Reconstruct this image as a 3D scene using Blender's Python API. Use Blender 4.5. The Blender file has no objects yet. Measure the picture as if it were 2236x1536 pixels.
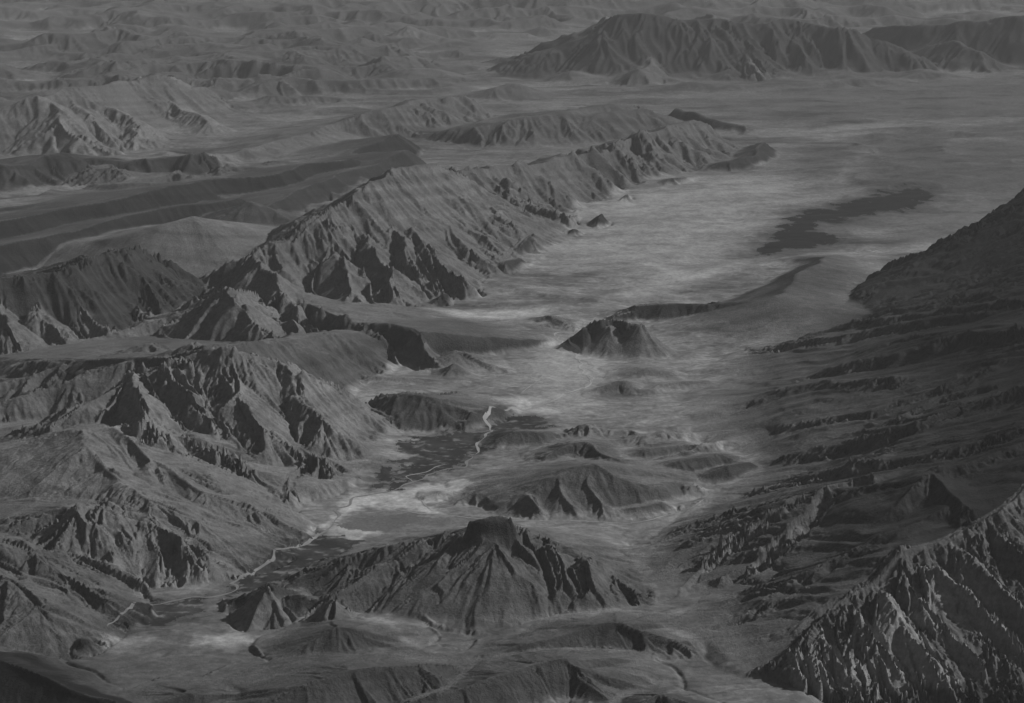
# Aerial view of a dry mountain basin (black-and-white photograph).  1 unit = 100 m.
import bpy, math
import numpy as np
from mathutils import Vector

# ------------------------------------------------------------------ camera, sky, sun, exposure
CAM_H = 75.0                       # 7.5 km above the valley floor
PITCH = math.radians(13.2)         # below the horizontal
FPX, CX, CY = 4484.0, 1118.0, 768.0
SUN_AZ, SUN_EL = math.radians(74), math.radians(35)   # azimuth to the right of the view direction
HAZE = 0.00025

sc = bpy.context.scene
cam_d = bpy.data.cameras.new('camera')
cam = bpy.data.objects.new('camera', cam_d)
sc.collection.objects.link(cam)
cam.location = (0, 0, CAM_H)
cam.rotation_euler = (math.pi / 2 - PITCH, 0, 0)
cam_d.sensor_width = 36.0
cam_d.lens = 36.0 * FPX / 2236.0
cam_d.clip_start, cam_d.clip_end = 1.0, 40000.0
sc.camera = cam

world = bpy.data.worlds.new('World'); sc.world = world; world.use_nodes = True
wn = world.node_tree.nodes; wl = world.node_tree.links
sky = wn.new('ShaderNodeTexSky'); sky.sky_type = 'NISHITA'; sky.sun_disc = False
sky.sun_elevation = SUN_EL; sky.sun_rotation = SUN_AZ
bw = wn.new('ShaderNodeRGBToBW')   # the photograph has no colour
wl.new(sky.outputs[0], bw.inputs[0]); wl.new(bw.outputs[0], wn['Background'].inputs['Color'])
wn['Background'].inputs['Strength'].default_value = 0.05

sun_d = bpy.data.lights.new('sun', 'SUN'); sun_d.energy = 5.0; sun_d.angle = math.radians(0.5)
sun = bpy.data.objects.new('sun', sun_d); sc.collection.objects.link(sun)
to_sun = Vector((math.sin(SUN_AZ) * math.cos(SUN_EL), math.cos(SUN_AZ) * math.cos(SUN_EL), math.sin(SUN_EL)))
sun.rotation_euler = to_sun.to_track_quat('Z', 'Y').to_euler(); sun.location = to_sun * 500

vs = sc.view_settings
vs.view_transform = 'Standard'; vs.look = 'None'; vs.exposure = -0.52; vs.gamma = 1.0; vs.use_curve_mapping = False
sc.cycles.max_bounces = 4; sc.cycles.diffuse_bounces = 2; sc.cycles.volume_bounces = 1
sc.cycles.use_denoising = True

# ------------------------------------------------------------------ numpy helpers
F = np.float32
def hash2(ix, iy, seed):
    h = (ix.astype(np.int64) * 374761393 + iy.astype(np.int64) * 668265263 + seed * 974634777) & 0xFFFFFFFF
    h = ((h ^ (h >> 13)) * 1274126177) & 0xFFFFFFFF
    h = h ^ (h >> 16)
    return (h & 0xFFFFFF).astype(F) * F(1.0 / 16777216.0)

def perlin(x, y, seed=0):
    xi = np.floor(x); yi = np.floor(y)
    fx = (x - xi).astype(F); fy = (y - yi).astype(F)
    xi = xi.astype(np.int32); yi = yi.astype(np.int32)
    u = fx * fx * fx * (fx * (fx * 6 - 15) + 10); v = fy * fy * fy * (fy * (fy * 6 - 15) + 10)
    def g(dx, dy):
        a = hash2(xi + dx, yi + dy, seed) * F(2 * np.pi)
        return np.cos(a) * (fx - dx) + np.sin(a) * (fy - dy)
    a = g(0, 0); b = g(1, 0); c = g(0, 1); d = g(1, 1)
    return ((a + (b - a) * u) + ((c + (d - c) * u) - (a + (b - a) * u)) * v) * F(1.5)

def fbm(x, y, seed, octv=4, gain=0.5):
    s = 0; a = 1.0; t = 0
    for i in range(octv):
        s = s + a * perlin(x * 2 ** i + 17.3 * i, y * 2 ** i - 9.1 * i, seed + i); t += a; a *= gain
    return s / F(t)

def ss(a, b, x):
    t = np.clip((x - a) / (b - a), 0, 1); return t * t * (3 - 2 * t)

def ground(px, py, z=0.0):
    """World x, y where the ray through a photograph pixel meets height z."""
    a = (px - CX) / FPX; b = (CY - py) / FPX
    dy = math.cos(PITCH) + b * math.sin(PITCH); dz = -math.sin(PITCH) + b * math.cos(PITCH)
    t = (z - CAM_H) / dz
    return (a * t, dy * t)

def dep_tan(py):
    return math.tan(PITCH + math.atan((py - CY) / FPX))

def crest_height(py, pyf, slope, zb=0.0):
    """Height of a crest seen at py whose slope meets the plain (height zb) at pyf."""
    rf = (CAM_H - zb) / dep_tan(pyf); t = dep_tan(py); s = math.tan(slope)
    d = (CAM_H - zb - rf * t) / (s + t)
    return zb + max(d * s, 0.05)

# ------------------------------------------------------------------ terrain grid: a fan, finer near the camera
QUAL = 1.0
th_in = 0.272
n_in = int(830 * QUAL)
th = np.linspace(-th_in, th_in, n_in)
st = th[1] - th[0]; ext = []; t_ = th_in; s_ = st
while t_ < 0.85:
    s_ *= 1.13; t_ += s_; ext.append(t_)
ext = np.array(ext); th = np.concatenate([-ext[::-1], th, ext])
lr = [math.log(153.0)]
while lr[-1] < math.log(1330.0):
    r = math.exp(lr[-1]); lr.append(lr[-1] + 0.00092 / QUAL * (r / 180.0) ** 0.47)
lo = []; l_ = lr[0]; s_ = 0.0012
while l_ > math.log(95.0):
    s_ *= 1.12; l_ -= s_; lo.append(l_)
hi = []; l_ = lr[-1]; s_ = 0.003
while l_ < math.log(6000.0):
    s_ *= 1.1; l_ += s_; hi.append(l_)
lnr = np.array(lo[::-1] + lr + hi)
NT, NR = len(th), len(lnr)
RR = np.exp(lnr)[:, None].astype(F) * np.ones((1, NT), F)
TH = th[None, :].astype(F) * np.ones((NR, 1), F)
X = RR * np.sin(TH); Y = RR * np.cos(TH)
print('grid', NR, NT, NR * NT)
dth_c = np.gradient(th).astype(F)[None, :]; dlr_c = np.gradient(lnr).astype(F)[:, None]

def gradient(H):
    """World-space slope of a height field on the fan grid."""
    hr = np.gradient(H, lnr.astype(F), axis=0) / RR
    ht = np.gradient(H, th.astype(F), axis=1) / RR
    s, c = np.sin(TH), np.cos(TH)
    return hr * s + ht * c, hr * c - ht * s

rs = RR / 300.0
WX = X + 1.6 * rs * perlin(X / 22, Y / 22, 3) + 0.6 * perlin(X / 7, Y / 7, 5)
WY = Y + 1.6 * rs * perlin(X / 22, Y / 22, 4) + 0.6 * perlin(X / 7, Y / 7, 6)

# ------------------------------------------------------------------ ridges, traced from the photograph to their real ground positions
# each: owner, crest points (px, py, foot py) or (px, py, 'z', height), front slope, back slope, profile exponents, rock tone, gully strength
D = math.radians
FEAT = []
def ridge(owner, pts, sf=30, sb=20, pf=1.5, pb=1.3, tone=None, gul=1.0, zb=0.0, k=0.5, flat=0.0):
    P = []
    for p in pts:
        if len(p) == 4: z = p[3]
        else: z = crest_height(p[1], p[2], D(sf), zb)
        x, y = ground(p[0], p[1], z); P.append((x, y, z))
    FEAT.append(dict(owner=owner, P=P, sf=math.tan(D(sf)), sb=math.tan(D(sb)), pf=pf, pb=pb, tone=tone, gul=gul, k=k, zb=zb, flat=flat))

def rib(owner, pts, z0, z1, s=36, tone=.13, gul=1.5, p=1.2, flat=0.0):
    """A spur running down from a crest: height falls evenly from z0 to z1 along its pixels."""
    n = len(pts)
    ridge(owner, [(q[0], q[1], 'z', z0 + (z1 - z0) * i / (n - 1)) for i, q in enumerate(pts)], s, s, p, p, tone, gul, flat=flat)

# --- far ranges
FM = 'far_massif'
ridge(FM, [(1205,116,'z',1.5),(1240,98,'z',5),(1268,78,'z',10),(1300,62,178),(1335,33,180),(1400,25,182),(1480,27,180),(1560,27,178),(1600,40,176),(1650,46,176),(1720,40,172),(1760,46,170),(1830,58,172),(1880,72,170),(1950,100,168),(2010,130,165)], 28, 22, pf=1.8, tone=.04, gul=2.2)
rib(FM, [(1335,34),(1305,85),(1262,128),(1225,160)], 14, .5, 28, .1)
rib(FM, [(1440,30),(1432,95),(1400,150),(1370,185)], 15, .5, 28, .1)
rib(FM, [(1560,30),(1600,95),(1650,140),(1690,165)], 15, .5, 28, .1)
rib(FM, [(1720,42),(1702,100),(1690,150)], 13, .8, 28, .08)
rib(FM, [(1640,48),(1700,90),(1780,130)], 12, 2, 28, .08)
rib(FM, [(1800,55),(1880,100),(1930,140)], 11, 1, 28, .08)
ridge(FM, [(1480,160,172),(1530,146,174),(1575,160,172)], 22, 20, tone=.1)
ridge(FM, [(1780,165,172),(1840,146,172),(1900,155,172)], 22, 20, tone=.09)
DR = 'dark_far_range'
ridge(DR, [(1880,70,110),(1930,58,128),(2000,50,138),(2100,46,146),(2180,40,150),(2300,28,155),(2420,20,160)], 26, 20, tone=.025, gul=1.2)
ridge(DR, [(2040,92,150),(2090,88,156),(2130,115,160),(2160,150,162)], 26, 22, tone=.05, gul=1.2)
ridge(DR, [(1880,150,165),(1930,140,168),(1990,160,170)], 26, 22, tone=.06)
ridge('far_range:a', [(-80,95,135),(30,92,134),(70,82,134),(110,72,132),(165,72,132),(200,62,130),(240,58,126),(300,75,128),(360,95,126),(420,112,128)], 24, 18, tone=.07, gul=1.5)
rib('far_range:a', [(240,58),(290,95),(350,122)], 7, .4, 24, .10)
rib('far_range:a', [(110,72),(130,105),(180,132)], 7, .4, 24, .10)
ridge('far_range:b', [(235,55,80),(265,45,82),(300,50,82),(345,63,80)], 22, 18, tone=.09)
ridge('far_range:c', [(440,36,55),(550,30,58),(620,45,62),(665,60,66)], 20, 16, tone=.11)
ridge('far_range:d', [(470,98,112),(510,84,114),(570,90,112),(600,95,106)], 20, 16, tone=.12)
ridge('far_range:e', [(850,15,25),(880,7,28),(930,8,27),(960,14,24)], 20, 18, tone=.09)
ridge('far_range:f', [(790,95,105),(850,80,112),(900,55,112),(930,68,112),(1000,85,110)], 18, 16, tone=.14)
ridge('far_range:g', [(430,70,80),(460,63,82),(480,66,80)], 22, 20, tone=.09)
ridge('far_range:h', [(1020,85,95),(1060,70,97),(1160,73,95)], 18, 16, tone=.14)
ridge('far_range:i', [(-60,28,45),(60,22,46),(180,12,42),(300,18,40)], 18, 16, tone=.10)
ridge('far_range:j', [(110,168,172),(160,158,173),(300,150,170),(360,158,168)], 16, 14, tone=.10)
# --- left spurred peak
SP = 'spurred_peak'
ridge(SP, [(-60,285,330),(0,252,335),(50,222,340),(78,206,340),(95,210,335),(140,193,325),(185,188,320),(250,178,300),(300,166,290),(350,165,280),(395,180,270),(440,190,250)], 28, 20, pf=2.0, tone=.105, gul=1.4)
rib(SP, [(78,206),(100,262),(110,335)], 14, 1.2, 28, .12)
rib(SP, [(95,210),(130,258),(190,300),(230,325)], 13, .8, 28, .14)
rib(SP, [(140,194),(180,250),(230,285),(300,310)], 12.5, .6, 28, .14)
rib(SP, [(190,190),(250,245),(310,285),(360,300)], 11.5, .5, 26, .15)
rib(SP, [(300,168),(370,215),(440,262),(480,275)], 10, .4, 24, .15)
rib(SP, [(350,166),(430,210),(500,240)], 8, .5, 24, .15)
ridge('far_range:k', [(400,170,200),(470,180,205),(540,178,200),(565,190,200)], 20, 18, tone=.13)
# --- layered dark ridges across the left
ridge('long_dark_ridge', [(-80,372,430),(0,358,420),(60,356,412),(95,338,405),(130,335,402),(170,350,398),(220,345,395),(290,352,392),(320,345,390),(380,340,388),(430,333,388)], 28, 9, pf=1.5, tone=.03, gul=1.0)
ridge('long_dark_ridge', [(430,333,388),(470,348,384),(520,366,384),(560,378,385)], 16, 9, pf=1.5, tone=.15, gul=1.0)
ridge('pale_hogback', [(430,345,372),(560,320,358),(640,296,345),(700,276,330)], 12, 10, tone=.11, gul=.8)
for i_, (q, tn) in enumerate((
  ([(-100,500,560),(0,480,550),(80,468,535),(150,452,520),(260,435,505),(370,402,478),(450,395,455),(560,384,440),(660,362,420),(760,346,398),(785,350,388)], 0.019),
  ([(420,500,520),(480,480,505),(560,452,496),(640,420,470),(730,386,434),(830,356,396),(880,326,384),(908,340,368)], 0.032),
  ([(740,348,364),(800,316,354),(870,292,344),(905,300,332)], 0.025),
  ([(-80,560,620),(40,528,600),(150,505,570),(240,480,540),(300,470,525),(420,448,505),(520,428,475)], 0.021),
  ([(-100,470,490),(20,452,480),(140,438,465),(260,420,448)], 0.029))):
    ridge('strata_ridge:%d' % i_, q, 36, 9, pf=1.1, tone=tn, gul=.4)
ridge('small_dome', [(490,470,505),(535,437,508),(570,452,505),(640,480,502)], 24, 18, tone=.07, zb=1.5, gul=.4)
ridge('bench_dome', [(310,520,600),(345,490,605),(380,483,605),(425,473,605),(450,485,600),(520,520,590)], 20, 12, pf=1.2, tone=.12, zb=1.5, gul=.25)
# --- hogbacks in the middle distance
ridge('pale_hogback', [(660,290,330),(700,276,320),(770,256,314),(850,238,308),(900,226,298),(950,219,288),(1000,217,278),(1022,230,264),(1028,245,258)], 26, 11, pf=1.4, tone=.095, gul=1.4)
ridge('cuesta', [(1055,306,322),(1100,282,322),(1160,257,322),(1240,243,314),(1310,234,300),(1370,228,288),(1390,236,272)], 26, 8, pf=1.4, tone=.085, gul=1.4)
ridge('cuesta:b', [(1170,300,316),(1230,275,316),(1310,252,312),(1400,240,300),(1440,246,285)], 22, 8, pf=1.3, tone=.08, gul=1.2)
ridge('low_mound:a', [(1030,212,222),(1070,190,224),(1110,183,222),(1170,190,214)], 18, 12, tone=.09, gul=.5)
ridge('low_mound:b', [(820,165,182),(900,150,186),(960,152,184),(1000,160,176)], 16, 10, tone=.11, gul=.4)
ridge('low_mound:c', [(1200,170,182),(1260,158,184),(1330,165,182)], 16, 10, tone=.11, gul=.6)
ridge('dark_hogback', [(1450,250,262),(1485,238,270),(1520,246,278),(1560,265,286),(1610,275,290),(1622,290,295)], 30, 16, tone=.05, gul=.6)
# --- great escarpment above the plain
ES = 'escarpment'
ridge(ES, [(1000,372,520),(1040,372,510),(1110,365,480),(1160,358,462),(1240,340,435),(1290,330,418),(1340,333,402),(1370,318,395),(1400,300,386),(1440,285,374),(1480,268,362),(1520,256,350),(1548,268,340),(1560,290,330)], 32, 18, pf=1.7, tone=.10, gul=2.0)
for q, z in (([(1060,370),(1120,430),(1210,462),(1260,470)], 8.5), ([(1160,360),(1190,410),(1225,448)], 7.5), ([(1240,342),(1280,388),(1300,420)], 6.5), ([(1290,332),(1330,378),(1360,402)], 6),
             ([(1370,320),(1400,358),(1430,378)], 5.2), ([(1440,286),(1480,335),(1500,352)], 5.2), ([(1500,262),(1540,310),(1550,335)], 4.5)):
    rib(ES, q, z, .2, 34, .115, 1.8)
RG = 'ragged_massif'
ridge(RG, [(470,630,700),(560,540,680),(600,528,680),(640,520,675),(700,470,665),(760,430,650),(820,390,630),(860,368,610),(935,358,580),(1000,370,545)], 31, 26, pf=1.5, tone=.12, gul=1.7)
for q, z in (([(860,370),(890,440),(930,530),(985,600),(1000,615)], 15), ([(935,360),(990,440),(1060,520),(1085,570)], 14), ([(760,432),(800,530),(850,620),(905,665)], 13),
             ([(700,470),(730,560),(780,640),(820,670)], 11), ([(980,366),(1060,440),(1120,490),(1150,520)], 12), ([(820,392),(870,500),(915,590),(950,640)], 14), ([(620,524),(660,590),(700,650)], 9.5),
             ([(900,364),(960,450),(1020,540),(1050,585)], 14.5)):
    rib(RG, q, z * .93, .3, 31, .12, 1.5)
# --- canyon wall at the left
CW = 'canyon_wall'
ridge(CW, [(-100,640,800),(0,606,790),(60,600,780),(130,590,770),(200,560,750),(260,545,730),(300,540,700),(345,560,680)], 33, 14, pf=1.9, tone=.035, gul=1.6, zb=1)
for q, z in (([(60,602),(90,690),(130,735),(190,755)], 9), ([(140,590),(170,670),(230,715),(260,720)], 8.5), ([(250,548),(270,640),(330,690),(360,700)], 8), ([(0,610),(20,710),(60,760),(90,785)], 9.5)):
    rib(CW, q, z, 1.2, 34, .12, 1.6)
# --- middle ridge
MR = 'middle_ridge'
ridge(MR, [(-60,800,830),(100,768,805),(230,730,780),(380,692,770),(440,660,770),(490,628,770),(520,650,770),(560,700,775)], 32, 18, pf=1.4, tone=.13, gul=1.6)
for q, z in (([(490,632),(540,690),(590,750),(640,790),(700,805)], 9.5), ([(520,645),(600,680),(660,740),(720,795)], 9), ([(560,560),(640,650),(690,720),(740,760)], 9), ([(480,640),(500,700),(530,760)], 9)):
    rib(MR, q, z, .4, 32, .13, 1.5)
# --- big front massif at the left
FR = 'front_massif'
ridge(FR, [(-100,1000,1040),(0,965,1025),(100,945,1005),(200,890,985),(290,815,970),(360,780,1000),(430,757,1020)], 34, 9, pf=1.6, pb=1.15, tone=.075, gul=1.0)
rib(FR, [(405,748),(300,778),(150,826),(0,876)], 11.2, 5, 26, .11, .9)
rib(FR, [(350,802),(230,862),(100,925),(0,958)], 10.4, 5, 26, .12, .9)
rib(FR, [(330,745),(220,775),(80,812),(-40,840)], 8.5, 4, 24, .10, .9)
ridge(FR, [(200,890,1000),(290,815,1020),(360,780,1040),(430,757,1050),(470,757,1050),(520,764,1045),(580,782,1025),(640,805,1000),(700,832,985),(740,850,970),(790,890,945)], 32, 32, pf=1.4, pb=1.4, tone=.15, gul=1.8)
for q, z, z1 in (([(397,786),(430,835),(462,905),(505,960),(560,1000)], 10, .8), ([(494,770),(515,844),(558,869),(608,894),(680,947),(720,985)], 10, .4), ([(608,790),(655,812),(702,846),(740,860),(788,900)], 8.8, 1.2),
                 ([(640,808),(665,860),(709,904),(755,918),(786,965)], 8.5, .3), ([(600,792),(640,850),(700,922),(752,946),(764,982)], 9, .3), ([(361,800),(412,862),(458,922),(501,965),(530,1000)], 9.6, 1.2),
                 ([(300,815),(322,926),(394,948),(465,980),(508,1015),(555,1048),(612,1098)], 9, .4), ([(450,760),(500,850),(560,930),(640,985),(690,1003)], 10.2, .3), ([(540,770),(590,850),(640,920),(700,975)], 9.6, .3)):
    rib(FR, q, z * 1.2 - .6, z1, 33, .165, 1.6)
rib(FR, [(690,992),(655,1000),(630,1035),(618,1085)], 3.4, 1.2, 38, .14, 2)
# --- rounded layered hills by the lower left valley
LD = 'layered_dome'
ridge(LD, [(-120,1060,1150),(0,1020,1150),(100,955,1140),(180,930,1130),(260,924,1130),(320,932,1130),(400,985,1120),(470,1035,1110),(540,1075,1108),(600,1102,1112)], 20, 10, pf=.8, pb=1.1, tone=.15, gul=.7)
rib(LD, [(250,930),(340,1010),(450,1070),(560,1110),(600,1125)], 8, 1.2, 20, .16, .8, .8)
rib(LD, [(180,935),(230,1020),(330,1090),(440,1130),(520,1150),(560,1165)], 8, 1.0, 18, .16, .8, .8)
CH = 'cirque_hill'
ridge(CH, [(-120,1170,1270),(0,1150,1270),(60,1125,1270),(130,1112,1268),(160,1120,1265)], 34, 9, pf=1.6, tone=.10, gul=.7)
rib(CH, [(160,1112),(220,1100),(280,1108),(340,1150),(390,1200),(440,1245)], 6.4, .8, 30, .15, .9, 1.1)
rib(CH, [(220,1102),(320,1125),(400,1165),(460,1200),(490,1215)], 6.2, .8, 26, .16, .9, .9)
GS = 'gullied_slope'
rib(GS, [(-60,1165),(60,1200),(150,1260),(230,1310),(262,1340)], 6, .4, 20, .10, .8, .9)
rib(GS, [(-100,1215),(0,1255),(80,1320),(140,1365),(165,1385)], 6, .4, 20, .10, .8, .9)
rib(GS, [(-40,1250),(20,1300),(80,1360),(120,1390)], 4.5, .3, 20, .09, .8, .9)
# --- scarp hill and the flat-topped butte at the narrows
SH = 'scarp_hill'
ridge(SH, [(610,650,'z',6),(680,662,'z',5.4),(740,685,'z',5.0),(795,706,'z',4.6)], 34, 10, pf=1.6, pb=1.1, tone=.09, gul=1.6)
ridge(SH, [(793,706,'z',4.6),(850,707,'z',4.7),(900,716,'z',4.6),(922,730,'z',4.2)], 52, 9, pf=2.6, pb=1.1, tone=.045, gul=.4, flat=.4)
rib(SH, [(915,726),(942,768),(978,804)], 4.2, .3, 38, .11, .8)
rib(SH, [(770,695),(772,740),(750,790)], 4.4, .4, 30, .11, 1)
rib(SH, [(905,725),(900,760),(925,805)], 3.2, .2, 26, .12, .5)
ridge('low_scarp:a', [(915,722,'z',1.6),(980,722,'z',1.3),(1060,722,'z',1.1),(1150,715,'z',1.0),(1200,710,'z',.8),(1240,724,'z',.3)], 26, 5, pf=1.4, tone=.13, gul=1.2)
ridge('low_scarp:b', [(1180,700,722),(1205,690,725),(1245,712,728)], 24, 14, tone=.09, gul=.8)
ridge('low_scarp:c', [(960,785,812),(1020,768,815),(1060,790,812),(1110,805,815)], 20, 14, tone=.12, gul=.8)
ridge('low_scarp:d', [(978,810,826),(992,790,828),(1005,800,826)], 30, 24, tone=.09, gul=.4)
ridge('low_scarp:e', [(700,800,830),(780,818,838),(900,822,842),(1000,826,838)], 14, 8, tone=.14, gul=.8)
BT = 'butte'
ridge(BT, [(1264,730,'z',2.0),(1298,706,'z',4.0),(1325,700,'z',4.7),(1345,702,'z',4.2),(1375,706,'z',4.5),(1408,708,'z',4.4)], 50, 44, pf=2.2, pb=2.0, tone=.05, gul=1.6, flat=.4)
rib(BT, [(1405,708),(1420,722),(1440,748),(1472,768)], 4.6, .3, 38, .12, .6, 1.4)
rib(BT, [(1285,712),(1262,735),(1250,748)], 3.8, .3, 40, .06, .4, 1.3)
rib(BT, [(1345,708),(1350,730),(1338,768)], 4.3, .2, 36, .14, .6, 1.3)
rib(BT, [(1400,708),(1398,735),(1392,770)], 4.4, .2, 38, .12, .6, 1.3)
rib(BT, [(1310,706),(1300,735),(1280,762)], 4.0, .2, 38, .08, .6, 1.3)
CR = 'crescent_ridge'
ridge(CR, [(1345,690,'z',.9),(1400,666,'z',2.2),(1470,662,'z',2.6),(1560,664,'z',2.6),(1640,654,'z',3.4),(1690,645,'z',4.0)], 27, 16, pf=1.9, pb=1.6, tone=.03, gul=1.2)
ridge(CR, [(1690,645,'z',4.0),(1722,625,'z',3.7),(1755,598,'z',3.2),(1790,570,'z',3.2),(1806,558,'z',2.4)], 9, 19, pf=1.2, pb=1.3, tone=.03, gul=.2)
rib(CR, [(1690,645),(1718,668),(1760,688),(1810,696)], 3.3, .3, 26, .13, 1.0)
rib(CR, [(1640,655),(1620,685),(1590,705)], 2.8, .2, 26, .13, 1.0)
rib(CR, [(1670,648),(1680,685),(1670,710)], 3.2, .2, 26, .13, 1.0)
ridge('fan_hill', [(838,885,912),(850,866,932),(880,860,940),(925,862,945),(945,875,945),(985,912,945),(1012,930,942)], 30, 12, pf=1.2, tone=.075, gul=.8)
ridge('low_hill:a', [(1285,862,866),(1320,844,864),(1358,831,862),(1390,845,862),(1430,850,860)], 24, 16, tone=.09, gul=1.0)
ridge('low_hill:b', [(1420,850,860),(1460,835,850),(1540,828,842)], 20, 14, tone=.10, gul=1.0)
ridge('low_hill:c', [(1340,818,832),(1400,803,835),(1450,810,832)], 18, 10, tone=.12, gul=.6)
# --- hills in the middle of the valley
PH = 'peaked_hill'
ridge(PH, [(1080,1105,1125),(1150,1075,1130),(1220,1040,1135),(1270,1020,1138),(1305,1013,1138),(1340,1035,1135),(1380,1065,1128),(1420,1090,1120)], 26, 13, pf=1.5, tone=.085, gul=0.54)
rib(PH, [(1225,1042),(1232,1075),(1250,1105),(1275,1128)], 3.2, .2, 30, .11, .8)
rib(PH, [(1290,1016),(1290,1060),(1320,1100),(1350,1118)], 3.9, .3, 30, .11, .8)
rib(PH, [(1150,1078),(1165,1105),(1160,1125)], 2.2, .2, 28, .10, .8)
ridge('valley_hill:a', [(1200,995,1025),(1265,965,1012),(1300,962,1012),(1330,985,1030),(1360,1000,1050),(1400,1030,1058)], 32, 16, tone=0.064, gul=0.54)
ridge('valley_hill:b', [(1085,962,985),(1130,940,985),(1190,940,982),(1240,950,970)], 26, 14, tone=0.075, gul=0.42)
ridge('valley_hill:c', [(1420,1020,1045),(1480,1000,1048),(1560,985,1040),(1620,1010,1040)], 30, 16, tone=0.068, gul=0.48)
ridge('valley_hill:d', [(1530,1040,1058),(1580,1015,1060),(1640,1008,1045)], 34, 16, tone=0.045, gul=0.24)
ridge('valley_hill:e', [(1330,1122,1136),(1400,1108,1136),(1450,1100,1128)], 28, 14, tone=0.064, gul=0.42)
ridge('valley_hill:f', [(1000,1090,1105),(1080,1062,1105),(1150,1050,1095),(1200,1032,1080)], 24, 14, tone=0.083, gul=0.48)
ridge('valley_hill:g', [(1380,990,1010),(1420,975,1012),(1500,968,1000)], 28, 14, tone=0.083, gul=0.48)
ridge('valley_hill:h', [(1170,1000,1015),(1210,985,1015),(1250,985,1005)], 28, 14, tone=0.068, gul=0.48)
ridge('valley_hill:i', [(925,1080,1092),(960,1070,1093),(1000,1078,1090)], 24, 14, tone=0.075, gul=0.18)
# --- capped butte and its long skirts
CB = 'capped_butte'
ridge(CB, [(655,1262,1280),(700,1240,1312),(760,1225,1335),(840,1195,1340),(920,1178,1345),(980,1165,1350),(1025,1150,1355),(1060,1142,1358),(1100,1144,1358),(1125,1160,1355),(1165,1172,1355),(1230,1205,1350),(1270,1225,1346),(1330,1250,1342),(1385,1278,1338)], 25, 20, pf=1.25, pb=1.3, tone=.085, gul=0.72)
ridge(CB, [(1030,1138,'z',7.6),(1065,1132,'z',7.9),(1108,1136,'z',7.7)], 56, 52, pf=2.6, pb=2.4, tone=.045, gul=0.30, flat=.5)
for q, z in (([(1100,1145),(1130,1200),(1165,1270),(1178,1335)], 7.2), ([(1075,1150),(1085,1195),(1040,1235),(960,1275),(900,1300)], 7), ([(920,1180),(860,1225),(740,1290),(640,1325)], 5),
             ([(1140,1165),(1185,1240),(1215,1330)], 6), ([(1270,1226),(1285,1280),(1290,1332)], 4.2), ([(1010,1160),(960,1225),(880,1260),(790,1310)], 6), ([(1200,1192),(1230,1270),(1250,1335)], 5)):
    rib(CB, q, z, .4, 26, .095, .6)
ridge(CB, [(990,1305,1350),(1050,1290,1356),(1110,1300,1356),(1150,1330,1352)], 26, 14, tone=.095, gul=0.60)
# --- dark peak, small hills at the bottom
DP = 'dark_peak'
ridge(DP, [(505,1318,1338),(540,1292,1345),(574,1272,1348),(590,1302,1345),(603,1320,1342),(622,1298,1344),(650,1298,1344),(690,1312,1342),(735,1312,1344),(755,1325,1346)], 42, 26, pf=1.4, tone=.05, gul=0.30)
rib(DP, [(575,1274),(592,1310),(600,1340)], 3.6, .3, 44, .14, .4)
rib(DP, [(740,1313),(768,1335),(790,1358)], 2.4, .2, 34, .14, .5)
ridge('fan_knoll', [(600,1440,1452),(680,1400,1458),(735,1372,1460),(752,1368,1460),(775,1370,1458),(810,1390,1450),(860,1412,1425),(900,1425,1430)], 24, 14, pf=1.1, tone=.065, gul=0.24)
ridge('bottom_spur:a', [(480,1580,1640),(600,1525,1620),(700,1480,1610),(760,1465,1605),(830,1458,1590),(890,1456,1570),(920,1475,1540),(960,1520,1550)], 28, 13, tone=.06, gul=0.48)
ridge('bottom_spur:b', [(880,1540,1600),(1000,1500,1580),(1100,1470,1560),(1180,1445,1540),(1240,1432,1535),(1265,1448,1535),(1300,1490,1545),(1340,1530,1560)], 28, 13, tone=.06, gul=0.48)
ridge('corner_hill:a', [(1070,1430,1455),(1150,1400,1450),(1240,1380,1445),(1320,1355,1440),(1350,1352,1440),(1400,1370,1440),(1460,1390,1435),(1500,1412,1435)], 22, 12, tone=.06, gul=0.54)
ridge('corner_hill:b', [(1340,1560,1620),(1400,1530,1600),(1440,1510,1590),(1500,1530,1600)], 28, 18, tone=.05, gul=0.48)
ridge('corner_shade_hill', [(-160,1400,1560),(-60,1420,1580),(40,1455,1600),(120,1490,1620),(220,1530,1640),(320,1560,1650)], 24, 22, tone=.012, gul=0.36)  # added hill, the corner's shade put into its near-black tone
ridge('bottom_spur:c', [(330,1540,1600),(420,1510,1590),(520,1520,1580)], 18, 12, tone=.05, gul=0.36)
ridge('bottom_spur:d', [(170,1420,1436),(185,1398,1438),(200,1404,1432)], 34, 26, tone=.04, gul=0.18)
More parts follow.
